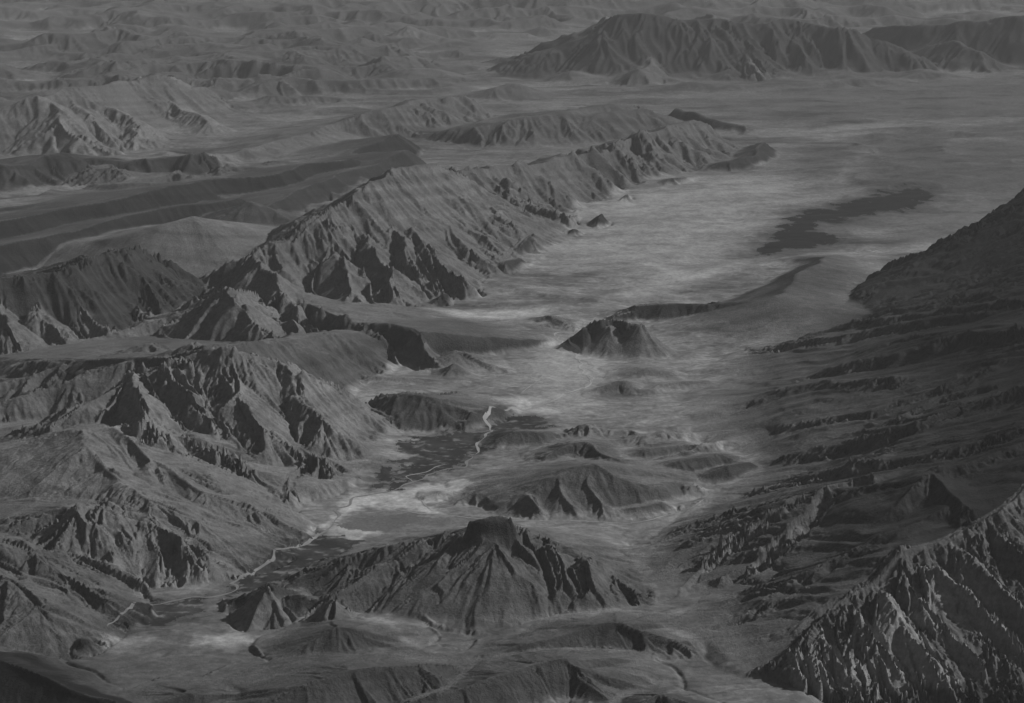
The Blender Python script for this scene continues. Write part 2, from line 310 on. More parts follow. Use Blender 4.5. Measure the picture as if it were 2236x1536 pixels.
# --- inselbergs on the plain
for i_, (q, a_, b_, tn) in enumerate((
  ([(1298,490,494),(1310,470,496),(1318,462,490)], 45, 26, .06), ([(1142,560,566),(1150,530,560),(1160,512,545)], 40, 26, .06), ([(1230,512,516),(1242,495,515),(1250,510,514)], 35, 20, .08),
  ([(1545,368,374),(1575,350,372),(1600,342,368),(1640,338,360),(1655,318,350),(1680,308,335)], 32, 14, .065), ([(1455,400,405),(1470,388,404),(1520,383,392)], 26, 8, .09),
  ([(945,668,674),(957,645,672),(962,642,665)], 40, 24, .06), ([(965,640,645),(985,610,640),(1003,595,618)], 34, 16, .07), ([(1070,590,598),(1090,568,598),(1130,562,585)], 28, 12, .08),
  ([(1690,188,192),(1705,180,193),(1715,186,192)], 22, 16, .05), ([(1725,186,192),(1745,178,193),(1770,182,192)], 22, 16, .05), ([(1880,310,318),(1895,318,326),(1930,350,356)], 26, 18, .07),
  ([(1355,432,440),(1370,424,440),(1378,422,434)], 30, 20, .08))):
    ridge('rock_outcrop:%d' % i_, q, a_ + 4, b_ + 4, tone=tn * .4, gul=.5)
ridge('low_scarp:f', [(1020,602,612),(1110,620,640),(1200,642,655),(1300,650,660)], 10, 5, tone=.14, gul=1.0)
ridge('low_scarp:g', [(1000,658,668),(1100,662,675),(1220,672,682)], 10, 5, tone=.13, gul=1.0)
# --- the great mountain that fills the right side: a ramp through its spur crests, then the spurs
RM = 'great_mountain'
FOOT = [(2600,430),(2236,520),(1990,640),(1825,695),(1700,738),(1600,768),(1550,800),(1510,850),(1480,905),(1510,955),(1600,1000),(1560,1055),(1540,1098),(1450,1150),(1330,1207),(1360,1260),(1400,1310),(1480,1380),(1520,1420),(1560,1460),(1640,1480)]
RAMP = [(z[0], z[1], z[2]) for z in ((105,245,22),(128,330,25),(160,420,28),(180,300,34),(72,226,16))]
for px, py in ((1825,692),(1700,735),(1600,765),(1560,800),(1520,850),(1490,900),(1520,960),(1600,1000),(1560,1060),(1540,1100),(1450,1150),(1330,1207),(1360,1260),(1400,1310),(1480,1380),(1520,1420),(1540,1470),(1500,1520),(1560,1600)):
    x, y = ground(px, py, .2); RAMP.append((x, y, .1))
for px, py in ((1700,640),(1900,580),(1400,800),(1350,900),(1400,1000),(1250,1150),(1300,1350),(1350,1480)):
    x, y = ground(px, py, 0); RAMP.append((x, y, -2.5))
BUMPS = []
def spur(pts, amp=1.6, sf=30, sb=10, tone=.055, gul=1.3):
    """A rock layer's edge on the ramp: steep towards the camera side, long dip slope behind."""
    P = []
    for px, py, z in pts:
        x, y = ground(px, py, z); P.append((x, y, z)); RAMP.append((x, y, max(z - .6 * amp, .1)))
    BUMPS.append((P, amp * .62, math.tan(D(sf - 5)), math.tan(D(sb)), tone, gul))
spur([(1825,692,.3),(1950,613,5),(2050,574,8.5),(2130,517,12),(2236,456,16),(2420,360,22)], .8, 24, 20, .035, .5)
spur([(1700,745,.3),(1760,724,1.5),(1830,709,4),(1970,691,7),(2110,672,10.5),(2236,655,14),(2400,610,18)], 1.8, 30, 9, .04)
spur([(1590,775,.3),(1650,758,1.5),(1722,747,3.2),(1840,732,5.5),(1970,705,8),(2120,690,11)], 2.0, 36, 8, .07, 1.8)
spur([(1560,850,.4),(1640,828,1.5),(1790,808,4.5),(1955,778,7.5),(2080,740,10.5),(2236,720,13.5)], 2.0, 36, 8, .07, 1.8)
spur([(1500,915,.3),(1560,897,1.4),(1636,872,2.6),(1690,848,3.8),(1790,832,5.5),(1930,826,8)], 1.5, 28, 10, .05)
spur([(1700,925,3),(1800,900,5.4),(1900,880,7.4),(2040,830,10),(2160,780,12.4)], 1.0, 30, 8, .05)
spur([(1640,1000,1),(1758,992,3.2),(1860,968,5.2),(1937,946,7),(2009,912,9),(2110,860,11.5),(2236,818,14),(2400,770,18)], 1.5, 32, 8, .045)
spur([(1540,1095,.4),(1651,1068,2.2),(1769,1043,4.6),(1850,1026,6.2),(1950,1000,8.4),(2080,960,11),(2236,900,14)], 1.8, 36, 8, .07, 1.8)
spur([(1330,1205,.2),(1400,1172,1),(1500,1135,2.4),(1600,1110,3.8),(1720,1085,5.6),(1840,1068,7.6),(1960,1045,9.6)], 1.0, 28, 8, .035)
spur([(1490,1283,.8),(1545,1215,2.4),(1580,1187,3.2),(1651,1150,4.6),(1750,1100,6.4)], 2.0, 42, 8, .10, 2)
spur([(1650,1236,2.4),(1700,1190,3.8),(1740,1162,4.8),(1790,1110,6.2),(1823,1072,7.2),(1900,1040,8.6)], 2.0, 42, 8, .10, 2)
spur([(1480,1400,.3),(1560,1360,1.2),(1660,1315,2.6),(1760,1262,4),(1860,1215,5.4),(1960,1160,7.2),(2060,1110,8.6)], 1.2, 30, 8, .045)
spur([(1960,1110,7.6),(2030,1036,9.8),(2100,1000,11.4),(2236,930,13.8)], 1.6, 36, 8, .07)
spur([(2030,1036,9.8),(2090,1088,9.6),(2152,1140,9.4)], 1.6, 34, 20, .09, 1.6)
spur([(1960,900,7.6),(2060,850,10),(2160,810,12.5)], 1.0, 34, 8, .06, 1.6)
spur([(1900,760,6.8),(2000,735,9),(2120,715,11.6)], 1.0, 34, 8, .06, 1.6)
# the crag at the lower right: crest, then its lit ribs
CRAG = [(1735,1448,1.2),(1776,1368,3.2),(1830,1318,4.4),(1901,1272,5.6),(1973,1206,7.4),(2060,1172,8.0),(2150,1122,9.2),(2236,1056,10.8),(2360,960,13.2)]
for px, py, z in CRAG:
    x, y = ground(px, py, z); RAMP.append((x, y, z - .3))
ridge(RM, [(p[0], p[1], 'z', p[2]) for p in CRAG], 27, 34, 1.0, 1.2, .11, 1.3); FEAT[-1]['low'] = 22.0
C0 = np.array(ground(1735, 1448, 1.2)); C1 = np.array(ground(2360, 960, 13.2))
CD = (C1 - C0) / np.linalg.norm(C1 - C0); CGR = 12.0 / np.linalg.norm(C1 - C0); CN = np.array([CD[1], -CD[0]])
FACE = math.tan(D(27))
def on_face(px, py, lift):
    """Height where the pixel's ray meets the crag's face, plus a lift."""
    lo, hi_ = -12.0, 16.0
    for _ in range(40):
        z = (lo + hi_) / 2; p = np.array(ground(px, py, z)) - C0
        f = 1.2 + CGR * (p @ CD) - FACE * max(p @ CN, 0) + lift - z
        if f > 0: lo = z
        else: hi_ = z
    return (lo + hi_) / 2
for q, lift in (([(1973,1209),(2040,1250),(2098,1290),(2180,1370),(2290,1480)], 1.3), ([(1901,1275),(1955,1340),(2045,1440),(2150,1560)], 1.6), ([(1776,1372),(1830,1430),(1890,1510),(1930,1590)], .9),
                ([(2060,1176),(2110,1215),(2180,1280),(2270,1390)], 1.5), ([(2150,1126),(2200,1175),(2260,1250),(2330,1350)], 1.4), ([(1740,1444),(1760,1490),(1770,1560)], .6), ([(2236,1060),(2280,1110),(2350,1200)], 1.2),
                ([(1840,1320),(1915,1400),(2000,1495),(2060,1580)], 1.2), ([(1940,1242),(2010,1315),(2100,1410),(2200,1510)], 1.1),
                ([(2105,1225),(2115,1270),(2120,1320)], .7), ([(2010,1245),(2030,1300),(2040,1355)], .8), ([(1930,1315),(1935,1370),(1950,1430)], .8), ([(1880,1375),(1870,1430),(1875,1490)], .8), ([(2070,1375),(2060,1440),(2070,1510)], .9),
                ([(2140,1330),(2150,1395),(2160,1460)], .9), ([(1990,1305),(1985,1360),(1990,1420)], .8), ([(1800,1405),(1790,1450),(1800,1510)], .6), ([(2200,1300),(2200,1375),(2215,1440)], .8), ([(1930,1450),(1925,1510),(1930,1570)], .8)):
    ridge(RM, [(px, py, 'z', on_face(px, py, lift * (1.7 if i else .3))) for i, (px, py) in enumerate(q)], 42, 38, 1.05, 1.05, .22 - .13 * ss(1960, 2220, np.float64(q[0][0])), 1.3)  # rib tone drops rightwards: lit and dim parts put into the colour
    FEAT[-1]['low'] = 22.0; FEAT[-1]['narrow'] = 1

# ------------------------------------------------------------------ build the height field
OWN = ['plain']
H = (0.12 * fbm(X / 40, Y / 40, 11, 3) * rs + 0.0).astype(F)
own = np.zeros(H.shape, np.int16)
best = np.zeros(H.shape, F)
rock = np.full(H.shape, 0.13, F)          # tone of the bedrock
gul = np.full(H.shape, 0.6, F)
# background hills outside what the ridges describe
outside = np.maximum(ss(0.30, 0.45, np.abs(TH)) * ss(200, 420, RR), ss(1250, 1500, RR))
H += outside * (ss(-.2, .8, fbm(X / 120, Y / 120, 21, 4)) * 16).astype(F)
# broken low hills that fill the far left, the far centre and the far top
def px_of(x, y, z):
    dz = z - CAM_H; c, s_ = math.cos(PITCH), math.sin(PITCH)
    fz = y * c - dz * s_; uy = y * s_ + dz * c
    return CX + FPX * x / fz, CY - FPX * uy / fz
PX, PY = px_of(X, Y, 0.0)
FLD = np.maximum(ss(1250, 800, PX) * ss(330, 230, PY + PX * .07), ss(120, 40, PY)) * ss(0, 1, RR / 500 - .2)
FLD = np.maximum(FLD, .8 * ss(1160, 1260, PX) * ss(1700, 1560, PX) * ss(910, 960, PY) * ss(1135, 1100, PY))
FLD = np.maximum(FLD, .5 * ss(930, 860, PX) * ss(420, 520, PX) * ss(390, 410, PY) * ss(560, 520, PY))
FLD = np.maximum(FLD, .5 * ss(1180, 1280, PX) * ss(2150, 2000, PX) * ss(130, 150, PY) * ss(215, 180, PY))
FLD = np.maximum(FLD, .28 * ss(1750, 1900, PX) * ss(250, 270, PY) * ss(450, 400, PY))
FLD = np.maximum(FLD, .8 * ss(900, 500, PX) * ss(600, 480, PY + PX * .18) * ss(300, 380, PY))
cu = TH * 300; cv = (np.log(RR) - 6) * 300
w1 = 9 * perlin(cu / 30, cv / 30, 201)
rid = 1 - np.abs(perlin((cu + w1) / 26, (cv + w1 * .7 - .35 * cu) / 13, 202)) * 2
rid2 = 1 - np.abs(perlin((cu - w1) / 11, (cv - .4 * cu) / 7, 203)) * 2
fh = FLD * np.clip(rid * 2.2 + rid2 * 1.1 - 1.0 + 1.5 * perlin(cu / 60, cv / 40, 204), 0, 4) * (.25 + .80 * rs) * 1.15
fh = fh.astype(F)
H += fh; best = np.maximum(best, fh * .9)
OWN.append('far_hills'); own[fh > .9] = 1
rock += (.075 - rock) * ss(.2, 1, fh); gul += (1.2 - gul) * ss(.2, 1, fh)
# thin-plate ramp of the great mountain
def ramp_surface(x, y):
    C = np.array(RAMP, np.float64); n = len(C)
    def U(r2): return r2 * np.log(r2 + 1e-9)
    d2 = (C[:, None, 0] - C[None, :, 0]) ** 2 + (C[:, None, 1] - C[None, :, 1]) ** 2
    A = np.zeros((n + 3, n + 3)); A[:n, :n] = U(d2) + np.eye(n) * 15.0
    A[:n, n] = 1; A[:n, n + 1:] = C[:, :2]; A[n, :n] = 1; A[n + 1:, :n] = C[:, :2].T
    w = np.linalg.solve(A, np.concatenate([C[:, 2], np.zeros(3)]))
    out = w[n] + w[n + 1] * x + w[n + 2] * y
    for i in range(n): out = out + w[i] * U((x - C[i, 0]) ** 2 + (y - C[i, 1]) ** 2)
    return out
OWN.append(RM)
fpoly = np.array([ground(px, py, 0) for px, py in FOOT] + [ground(px, py, z) for px, py, z in CRAG] + [(75, 226), (130, 235), (260, 250), (260, 420)])
fpoly[0] = (175, 480); fpoly[1] = (112, 415); fpoly[2] = (70, 378)
def inside_dist(Q, x, y):
    ins = np.zeros(len(x), bool); dm = np.full(len(x), 1e9, F)
    for a, b in zip(Q, np.roll(Q, -1, 0)):
        c = ((a[1] > y) != (b[1] > y)) & (x < (b[0] - a[0]) * (y - a[1]) / (b[1] - a[1] + 1e-12) + a[0])
        ins ^= c
        dx, dy = b - a; t = np.clip(((x - a[0]) * dx + (y - a[1]) * dy) / (dx * dx + dy * dy + 1e-9), 0, 1)
        dm = np.minimum(dm, np.hypot(x - a[0] - dx * t, y - a[1] - dy * t))
    return np.where(ins, dm, -dm)
def foot_dist(Q, x, y):
    dm = np.full(len(x), 1e9, F)
    for a, b in zip(Q[:-1], Q[1:]):
        dx, dy = b - a; t = np.clip(((x - a[0]) * dx + (y - a[1]) * dy) / (dx * dx + dy * dy + 1e-9), 0, 1)
        dm = np.minimum(dm, np.hypot(x - a[0] - dx * t, y - a[1] - dy * t))
    return dm
zone = (X > 8) & (Y > 110) & (Y < 520) & (X < 260) & (X > 9)
zi = np.flatnonzero(zone.ravel())
rv = ramp_surface(WX.ravel()[zi].astype(np.float64), WY.ravel()[zi].astype(np.float64)).astype(F)
rv = np.clip(rv, -3, 40); ds_ = inside_dist(fpoly, WX.ravel()[zi], WY.ravel()[zi]); fd_ = foot_dist(fpoly[3:len(FOOT)], WX.ravel()[zi], WY.ravel()[zi]); rv = np.where(ds_ > 0, np.minimum(rv, fd_ * .30), np.minimum(rv, ds_ * .6)).astype(F); cur = H.ravel()[zi]
e_ = np.clip(1.2 - np.abs(cur - rv), 0, 1.2) / 1.2
H.ravel()[zi] = np.maximum(cur, rv) + e_ * e_ * .3 * ss(-.6, .6, rv)
best.ravel()[zi] = np.maximum(rv, 0)
own.ravel()[zi] = np.where(rv > .35, OWN.index(RM), own.ravel()[zi])
bb = ss(0, 1.5, rv); rt_ = (.12 - .106 * ss(2, 38, fd_)) * (1 - .7 * ss(305, 335, WY.ravel()[zi]))  # right-side dimming put into the rock tone, stronger rightwards and at the back
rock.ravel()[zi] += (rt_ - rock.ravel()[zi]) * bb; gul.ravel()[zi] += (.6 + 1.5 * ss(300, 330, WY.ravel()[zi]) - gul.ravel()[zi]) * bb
# the deep canyon below the crag
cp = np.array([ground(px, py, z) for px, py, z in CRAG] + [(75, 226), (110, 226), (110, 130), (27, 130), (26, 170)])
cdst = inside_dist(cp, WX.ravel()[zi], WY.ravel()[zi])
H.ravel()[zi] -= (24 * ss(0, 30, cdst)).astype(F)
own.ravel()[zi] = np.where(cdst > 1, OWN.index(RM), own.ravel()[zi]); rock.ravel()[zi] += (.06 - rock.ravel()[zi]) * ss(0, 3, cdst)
# rock layers on the ramp
bx = WX.ravel()[zi]; by = WY.ravel()[zi]; inside = ss(0.0, 2.5, ds_)
bump_h = np.zeros(len(zi), F); bt = rt_.astype(F); bg = (.6 + 1.5 * ss(300, 330, WY.ravel()[zi])).astype(F)
for P, amp, tf, tb, tn, gl in BUMPS:
    for (x0, y0, z0), (x1, y1, z1) in zip(P[:-1], P[1:]):
        dx, dy = x1 - x0, y1 - y0; L2 = dx * dx + dy * dy; L = math.sqrt(L2)
        t = np.clip(((bx - x0) * dx + (by - y0) * dy) / L2, 0, 1)
        ex = bx - (x0 + dx * t); ey = by - (y0 + dy * t); d = np.sqrt(ex * ex + ey * ey) + 1e-6
        w = ss(-.45, .45, (dx * ey - dy * ex) / (L * d))
        u = np.clip(1 - d * (tf * (1 - w) + tb * w) / amp, 0, 1)
        hh = amp * min(1, .12 + z0 / 5) * u * (.6 + .4 * u)
        m = hh > bump_h
        bump_h = np.where(m, hh, bump_h)
        # the cut face shows paler stone than the dip slope
        f_ = m * (1 - w) * ss(0, .25, u)
        bt = bt + (rt_ * tn / .058 - bt) * f_; bg = bg + (gl - bg) * f_
rmm = np.zeros(H.size, F); rmm[zi] = np.where(ds_ > 0, ss(0, 9, fd_), 0); rmm = rmm.reshape(H.shape)
lv = (by + .24 * bx) / 3.4 + 1.5 * perlin(bx / 16, by / 16, 211) + .3 * perlin(bx / 4, by / 4, 212)
saw = lv - np.floor(lv); saw = np.where(saw < .22, saw / .22, (1 - saw) / .78)
bump_h = bump_h + (.34 * saw * (.4 + .9 * ss(-.4, .4, perlin(bx / 9, by / 9, 213))) * ss(2, 12, fd_) * (ds_ > 0)).astype(F)
H.ravel()[zi] += bump_h * inside
best.ravel()[zi] = np.maximum(best.ravel()[zi], bump_h * inside)
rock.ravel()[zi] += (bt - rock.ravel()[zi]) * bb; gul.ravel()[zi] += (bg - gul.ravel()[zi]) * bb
for f in FEAT:
    if f['owner'] not in OWN: OWN.append(f['owner'])
    oi = OWN.index(f['owner'])
    P = f['P']; zm = max(p[2] for p in P)
    wmax = 1.05 * (zm + f.get('low', 0)) * max(f['pf'] / f['sf'], f['pb'] / f['sb']) + 3
    xs = [p[0] for p in P]; ys = [p[1] for p in P]
    box = (WX > min(xs) - wmax) & (WX < max(xs) + wmax) & (WY > min(ys) - wmax) & (WY < max(ys) + wmax)
    idx = np.flatnonzero(box.ravel())
    if len(idx) == 0: continue
    wx = WX.ravel()[idx]; wy = WY.ravel()[idx]
    h = np.zeros(len(idx), F)
    if f.get('low'): zm += f['low']
    dmin = np.full(len(idx), 1e9, F); atend = np.zeros(len(idx), F)
    for i_, ((x0, y0, z0), (x1, y1, z1)) in enumerate(zip(P[:-1], P[1:])):
        dx, dy = x1 - x0, y1 - y0; L2 = dx * dx + dy * dy + 1e-9
        t = ((wx - x0) * dx + (wy - y0) * dy) / L2; tc = np.clip(t, 0, 1)
        d = np.hypot(wx - x0 - dx * tc, wy - y0 - dy * tc); nb = d < dmin
        e_ = np.zeros(len(t), F); ln_ = math.sqrt(L2)
        if i_ == 0: e_ = np.maximum(e_, -t * ln_ / (d + 1e-5))
        if i_ == len(P) - 2: e_ = np.maximum(e_, (t - 1) * ln_ / (d + 1e-5))
        atend = np.where(nb, e_, atend); dmin = np.where(nb, d, dmin)
    for (x0, y0, z0), (x1, y1, z1) in zip(P[:-1], P[1:]):
        dx, dy = x1 - x0, y1 - y0; L2 = dx * dx + dy * dy + 1e-9; L = math.sqrt(L2)
        t = np.clip(((wx - x0) * dx + (wy - y0) * dy) / L2, 0, 1)
        ex = wx - (x0 + dx * t); ey = wy - (y0 + dy * t)
        d = np.sqrt(ex * ex + ey * ey) + 1e-6
        cr = (dx * ey - dy * ex) / (L * d)              # > 0 : left of the walk = far side
        w = ss(-.45, .45, cr)
        z = z0 + (z1 - z0) * t
        w = w * (1 - .9 * ss(0.05, .75, atend))
        s = f['sf'] * (1 - w) + f['sb'] * w; p = f['pf'] * (1 - w) + f['pb'] * w
        dd = d - f.get('flat', 0.0)
        u = np.clip(1 - np.maximum(dd, 0) * s / (p ** .25 * z + 1e-6), 0, 1)
        lowz = f.get('low', 0.0)
        if lowz:
            zz = z + lowz; u = np.clip(1 - np.maximum(dd, 0) * s / (p ** .25 * zz + 1e-6), 0, 1); h = np.maximum(h, zz * u ** p)
        else: h = np.maximum(h, z * u ** p)
    if f.get('low'): h = h - f['low']
    Hf = H.ravel()
    cur = Hf[idx]; k = f['k']
    e = np.clip(k - np.abs(cur - h), 0, k) / k
    new = np.maximum(cur, h) + np.where((h > .05) | (cur < -1), e * e * k * .25, 0)
    if not f.get('low'): new = np.where(h > .02, new, cur)
    Hf[idx] = new
    if f.get('low'):
        h = np.where(h >= cur - .3, np.maximum(h + 4, 0), 0)
    won = (h > best.ravel()[idx])
    wi = idx[won]
    best.ravel()[wi] = h[won]
    own.ravel()[wi] = np.where(h[won] > 0.22 + 0.05 * zm, oi, own.ravel()[wi])
    # bedrock tone and gullying fade in with the ridge
    b = ss(0.0, 1.0, (h - cur + .6) / 1.2)[...] * (h > .1)
    rk = rock.ravel(); gu = gul.ravel()
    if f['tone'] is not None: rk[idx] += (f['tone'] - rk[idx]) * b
    gu[idx] += (f['gul'] - gu[idx]) * b
hill = ss(0.15, 1.6, best)
far_ = ss(480, 700, RR) * ss(.5, 3, best)
H += far_ * (1.9 * (1 - np.abs(perlin((cu + 5 * perlin(cu / 12, cv / 12, 242)) / 15, cv / 11, 241)) * 2) + .8 * perlin(cu / 5, cv / 4, 243) - .9).astype(F) * .75
def blur(A, n):
    for _ in range(n):
        A = A.copy()
        A[1:-1] = .25 * A[:-2] + .5 * A[1:-1] + .25 * A[2:]
        A[:, 1:-1] = .25 * A[:, :-2] + .5 * A[:, 1:-1] + .25 * A[:, 2:]
    return A
H = blur(H, 2)

# roughness that grows with relief
H += hill * (0.026 * np.minimum(best, 10)) * np.minimum(gul, 1.6) * fbm(cu / 9, cv / 9, 31, 4, .42) * (.55 + .9 * rs)
# gullies that run down the slopes, branching octave by octave
g0x, g0y = gradient(H); g0x = blur(g0x, 4); g0y = blur(g0y, 4); G0 = np.sqrt(g0x * g0x + g0y * g0y)
def gully(H, lam, amp, seed):
    gx, gy = gradient(H); gx = .5 * gx + .5 * g0x; gy = .5 * gy + .5 * g0y; g = np.sqrt(gx * gx + gy * gy) + 1e-5
    px_, py_ = -gy / g, gx / g
    XX = X + .35 * lam * perlin(X / lam * .7, Y / lam * .7, seed + 7); YY = Y + .35 * lam * perlin(X / lam * .7, Y / lam * .7, seed + 8)
    cx = np.floor(XX / lam); cy = np.floor(YY / lam)
    am = .35 + 1.3 * ss(-.45, .45, perlin(X / lam / 4, Y / lam / 4, seed + 9))
    C = np.zeros(H.shape, F); S = np.zeros(H.shape, F)
    for i in (-1, 0, 1):
        for j in (-1, 0, 1):
            ax = cx + i; ay = cy + j
            jx = (ax + .5 + .7 * (hash2(ax.astype(np.int32), ay.astype(np.int32), seed) - .5)) * lam
            jy = (ay + .5 + .7 * (hash2(ax.astype(np.int32), ay.astype(np.int32), seed + 1) - .5)) * lam
            ex = XX - jx; ey = YY - jy
            w = np.exp(-(ex * ex + ey * ey) / (lam * lam) * F(2.2))
            ph = (ex * px_ + ey * py_) * (F(2 * np.pi / (lam * .62)) * (F(.55) + hash2(ax.astype(np.int32), ay.astype(np.int32), seed + 3))) + hash2(ax.astype(np.int32), ay.astype(np.int32), seed + 2) * F(6.283)
            C += w * np.cos(ph); S += w * np.sin(ph)
    m = np.sqrt(C * C + S * S) + 1e-5
    c = C / m * np.minimum(m * 2.2, 1)
    sharp = 1 - 2 * np.sqrt(np.clip((1 - c) * .5, 0, 1))      # sharp crests
    wgt = ss(.05, .55, G0) * gul
    fade = ss(3.2, 6.0, lam / (np.maximum(RR * dth_c, .62 * RR * dlr_c) + 1e-6))
    return H + amp * lam * wgt * fade * am * (sharp * .7 + c * .3)
for lam, amp, sd in ((28, .022, 30), (14, .018, 40), (7, .022, 50), (3.4, .027, 60), (1.7, .028, 70), (.85, .026, 80)):
    H = gully(H, F(lam), amp, sd).astype(F)
fine = ss(2.0, 4.0, 1.2 / (RR * dth_c))
H += hill * gul * fine * .015 * fbm(X / 1.2, Y / 1.2, 91, 3)
rel = fbm((X + .3 * Y) / 22 / rs ** .4, (Y - .15 * X) / 9 / rs ** .4, 97, 5, .55)
H += (1 - hill) * (.5 * rs * (rel - .25 * np.abs(rel)) + .05 * fbm(X / 3, Y / 3, 95, 3))
H = H.astype(F)

# ------------------------------------------------------------------ surface tone (albedo) and ground cover
def poly_dist(pts, z=0.0):
    """Signed distance (inside > 0), on the ground, to an outline given in photograph pixels."""
    Q = np.array([ground(px, py, z) for px, py in pts])
    pad = 12
    m = (X > Q[:, 0].min() - pad) & (X < Q[:, 0].max() + pad) & (Y > Q[:, 1].min() - pad) & (Y < Q[:, 1].max() + pad)
    idx = np.flatnonzero(m.ravel()); out = np.full(H.size, -99, F)
    x = X.ravel()[idx]; y = Y.ravel()[idx]
    ins = np.zeros(len(idx), bool); dm = np.full(len(idx), 1e9, F)
    for a, b in zip(Q, np.roll(Q, -1, 0)):
        c = ((a[1] > y) != (b[1] > y)) & (x < (b[0] - a[0]) * (y - a[1]) / (b[1] - a[1] + 1e-12) + a[0])
        ins ^= c
        dx, dy = b - a; t = np.clip(((x - a[0]) * dx + (y - a[1]) * dy) / (dx * dx + dy * dy + 1e-9), 0, 1)
        dm = np.minimum(dm, np.hypot(x - a[0] - dx * t, y - a[1] - dy * t))
    out[idx] = np.where(ins, dm, -dm)
    return out.reshape(H.shape)

gx, gy = gradient(H); slope = np.sqrt(gx * gx + gy * gy)
n1 = fbm(X / 14 / rs ** .5, Y / 14 / rs ** .5, 101, 5)
n2 = fbm(X / 4, Y / 4, 111, 5, .6)
strk = fbm((X + .25 * Y) / 26 / rs ** .5, (Y - .12 * X) / 6 / rs ** .5, 105, 6, .62)
chan = ss(.80, .98, 1 - np.abs(fbm((X + .3 * Y) / 9, Y / 5, 181, 4)) * 1.6)
farness = ss(420, 620, RR + X * .25)
wxx = X + 2.5 * perlin(X / 9, Y / 9, 221); wyy = Y + 2.5 * perlin(X / 9, Y / 9, 222)
lin1 = ss(.86, .98, 1 - np.abs(fbm((wxx + .5 * wyy) / 16, (wyy - .2 * wxx) / 4.5, 223, 3)) * 2.0)
lin2 = ss(.88, .985, 1 - np.abs(fbm((wxx - .3 * wyy) / 8, wyy / 3.2, 224, 3)) * 2.2)
sed = (1 - .30 * lin1 + .30 * lin2) * (.185 - .055 * farness - .06 * ss(215, 190, RR)) * np.clip(1 + .42 * n1 + .62 * np.tanh(strk * 2.0) * ss(250, 330, RR) + .45 * strk * ss(330, 250, RR) + .34 * n2 + .28 * chan * ss(520, 380, RR) - .45 * ss(.05, .5, fbm((X + .1 * Y) / 48, Y / 7, 231, 5)) * ss(330, 420, RR), .25, 2)
# stone: layers that follow height, a little tilted
lay = perlin((H + .10 * X + .06 * Y) / .9, X / 60, 121) + .6 * perlin((H + .10 * X + .06 * Y) / .35, X / 50, 122)
lstk = fbm(X / 13, (Y + .22 * X) / 1.8, 191, 4, .6)
stone = rock * (1 + .75 * lstk * rmm + .28 * lay * ss(0, 2, best) + .30 * n2 + .2 * n1)
kk = ss(.10, .42, slope) * ss(0.05, .9, best)
tone = sed * (1 - kk) + stone * kk
gw = .72 * ss(.4, 2.6, best) * (1 - kk)
tone = tone * (1 - gw) + gw * stone * 1.2
tone = tone * (1 - .9 * rmm) + np.minimum(stone, tone) * .9 * rmm
rag = fbm(X / 2.4, Y / 2.4, 131, 4) * 2.2 + fbm(X / .8, Y / .8, 141, 2) * .6
def patch(pts, value, soft=2.0, amt=1.0, ragged=.8):
    global tone
    d = poly_dist(pts) + rag * ragged
    m = ss(-soft, soft, d) * amt * (.55 + .45 * ss(-.4, .4, strk + .6 * n2)) * (1 - ss(.3, 1.2, best))
    tone = tone + (value * (1 + .35 * n2) - tone) * m
patch([(760,1075),(830,1068),(930,1060),(1000,1050),(1050,1068),(930,1105),(980,1128),(880,1112),(790,1105),(730,1135),(700,1160),(660,1180),(740,1120)], .50, .8)
patch([(1090,880),(1160,870),(1220,885),(1300,880),(1200,905),(1120,900)], .42, 2)
patch([(800,970),(880,965),(920,985),(860,1010),(800,1000)], .38, 1.5)
patch([(900,682),(1060,678),(1200,676),(1180,690),(1060,706),(1020,704),(940,694)], .46, 3)
patch([(1180,740),(1300,760),(1330,830),(1280,870),(1150,880),(1180,830)], .36, 2.5)
patch([(700,1150),(790,1145),(840,1160),(780,1180),(720,1170)], .44, .6)
patch([(1400,560),(1500,600),(1620,570),(1560,600),(1440,640),(1380,655),(1330,650),(1450,610)], .38, 4)
patch([(1250,440),(1420,390),(1620,390),(1760,420),(1680,500),(1560,560),(1400,590),(1250,560),(1200,540)], .33, 14, .8)
patch([(1650,300),(1900,270),(2200,250),(2236,240),(2200,252),(1950,285),(1800,304)], .26, 4, .6)
patch([(440,1385),(520,1375),(570,1395),(500,1420),(420,1410)], .36, 1)
patch([(220,1395),(330,1390),(350,1400),(250,1425)], .36, 1)
patch([(820,1355),(880,1375),(910,1420),(870,1420),(800,1370)], .32, .8)
patch([(1700,660),(1780,580),(1880,590),(1960,570),(1850,660),(1740,690)], .25, 3)
patch([(600,720),(640,690),(700,720),(680,760)], .3, 1.5)
for q in ([(740,1352),(850,1362),(950,1364),(1080,1358),(1200,1348),(1300,1340),(1370,1346),(1430,1368),(1510,1402),(1490,1410),(1420,1382),(1360,1358),(1200,1360),(1080,1370),(900,1372)],
          [(1640,1008),(1560,978),(1500,962),(1500,968),(1560,985),(1640,1014)], [(1380,1150),(1480,1128),(1560,1098),(1560,1110),(1480,1140),(1390,1158)]):
    patch(q, .30, .8, .8, .5)
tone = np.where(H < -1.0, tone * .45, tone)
patch([(-200,1010),(-200,780),(150,760),(400,690),(440,760),(300,830),(180,900),(60,960)], .13, 4, .9)
patch([(250,900),(420,1000),(600,1100),(640,1120),(700,1010),(560,1000),(420,960)], .13, 2, .8)
patch([(1600,560),(1690,500),(1740,455),(1900,420),(2080,395),(2100,440),(1990,475),(1880,500),(1840,540),(1720,560)], .10, 5, .75, 1.6)
patch([(1880,530),(2000,500),(2120,470),(2060,520),(1960,545)], .10, 4, .7, 1.4)
patch([(1880,575),(1960,560),(2010,580),(1960,600)], .09, 3, .7)
patch([(1850,470),(2000,455),(2236,400),(2236,470),(2050,500),(1900,500)], .13, 6, .7, 1.5)
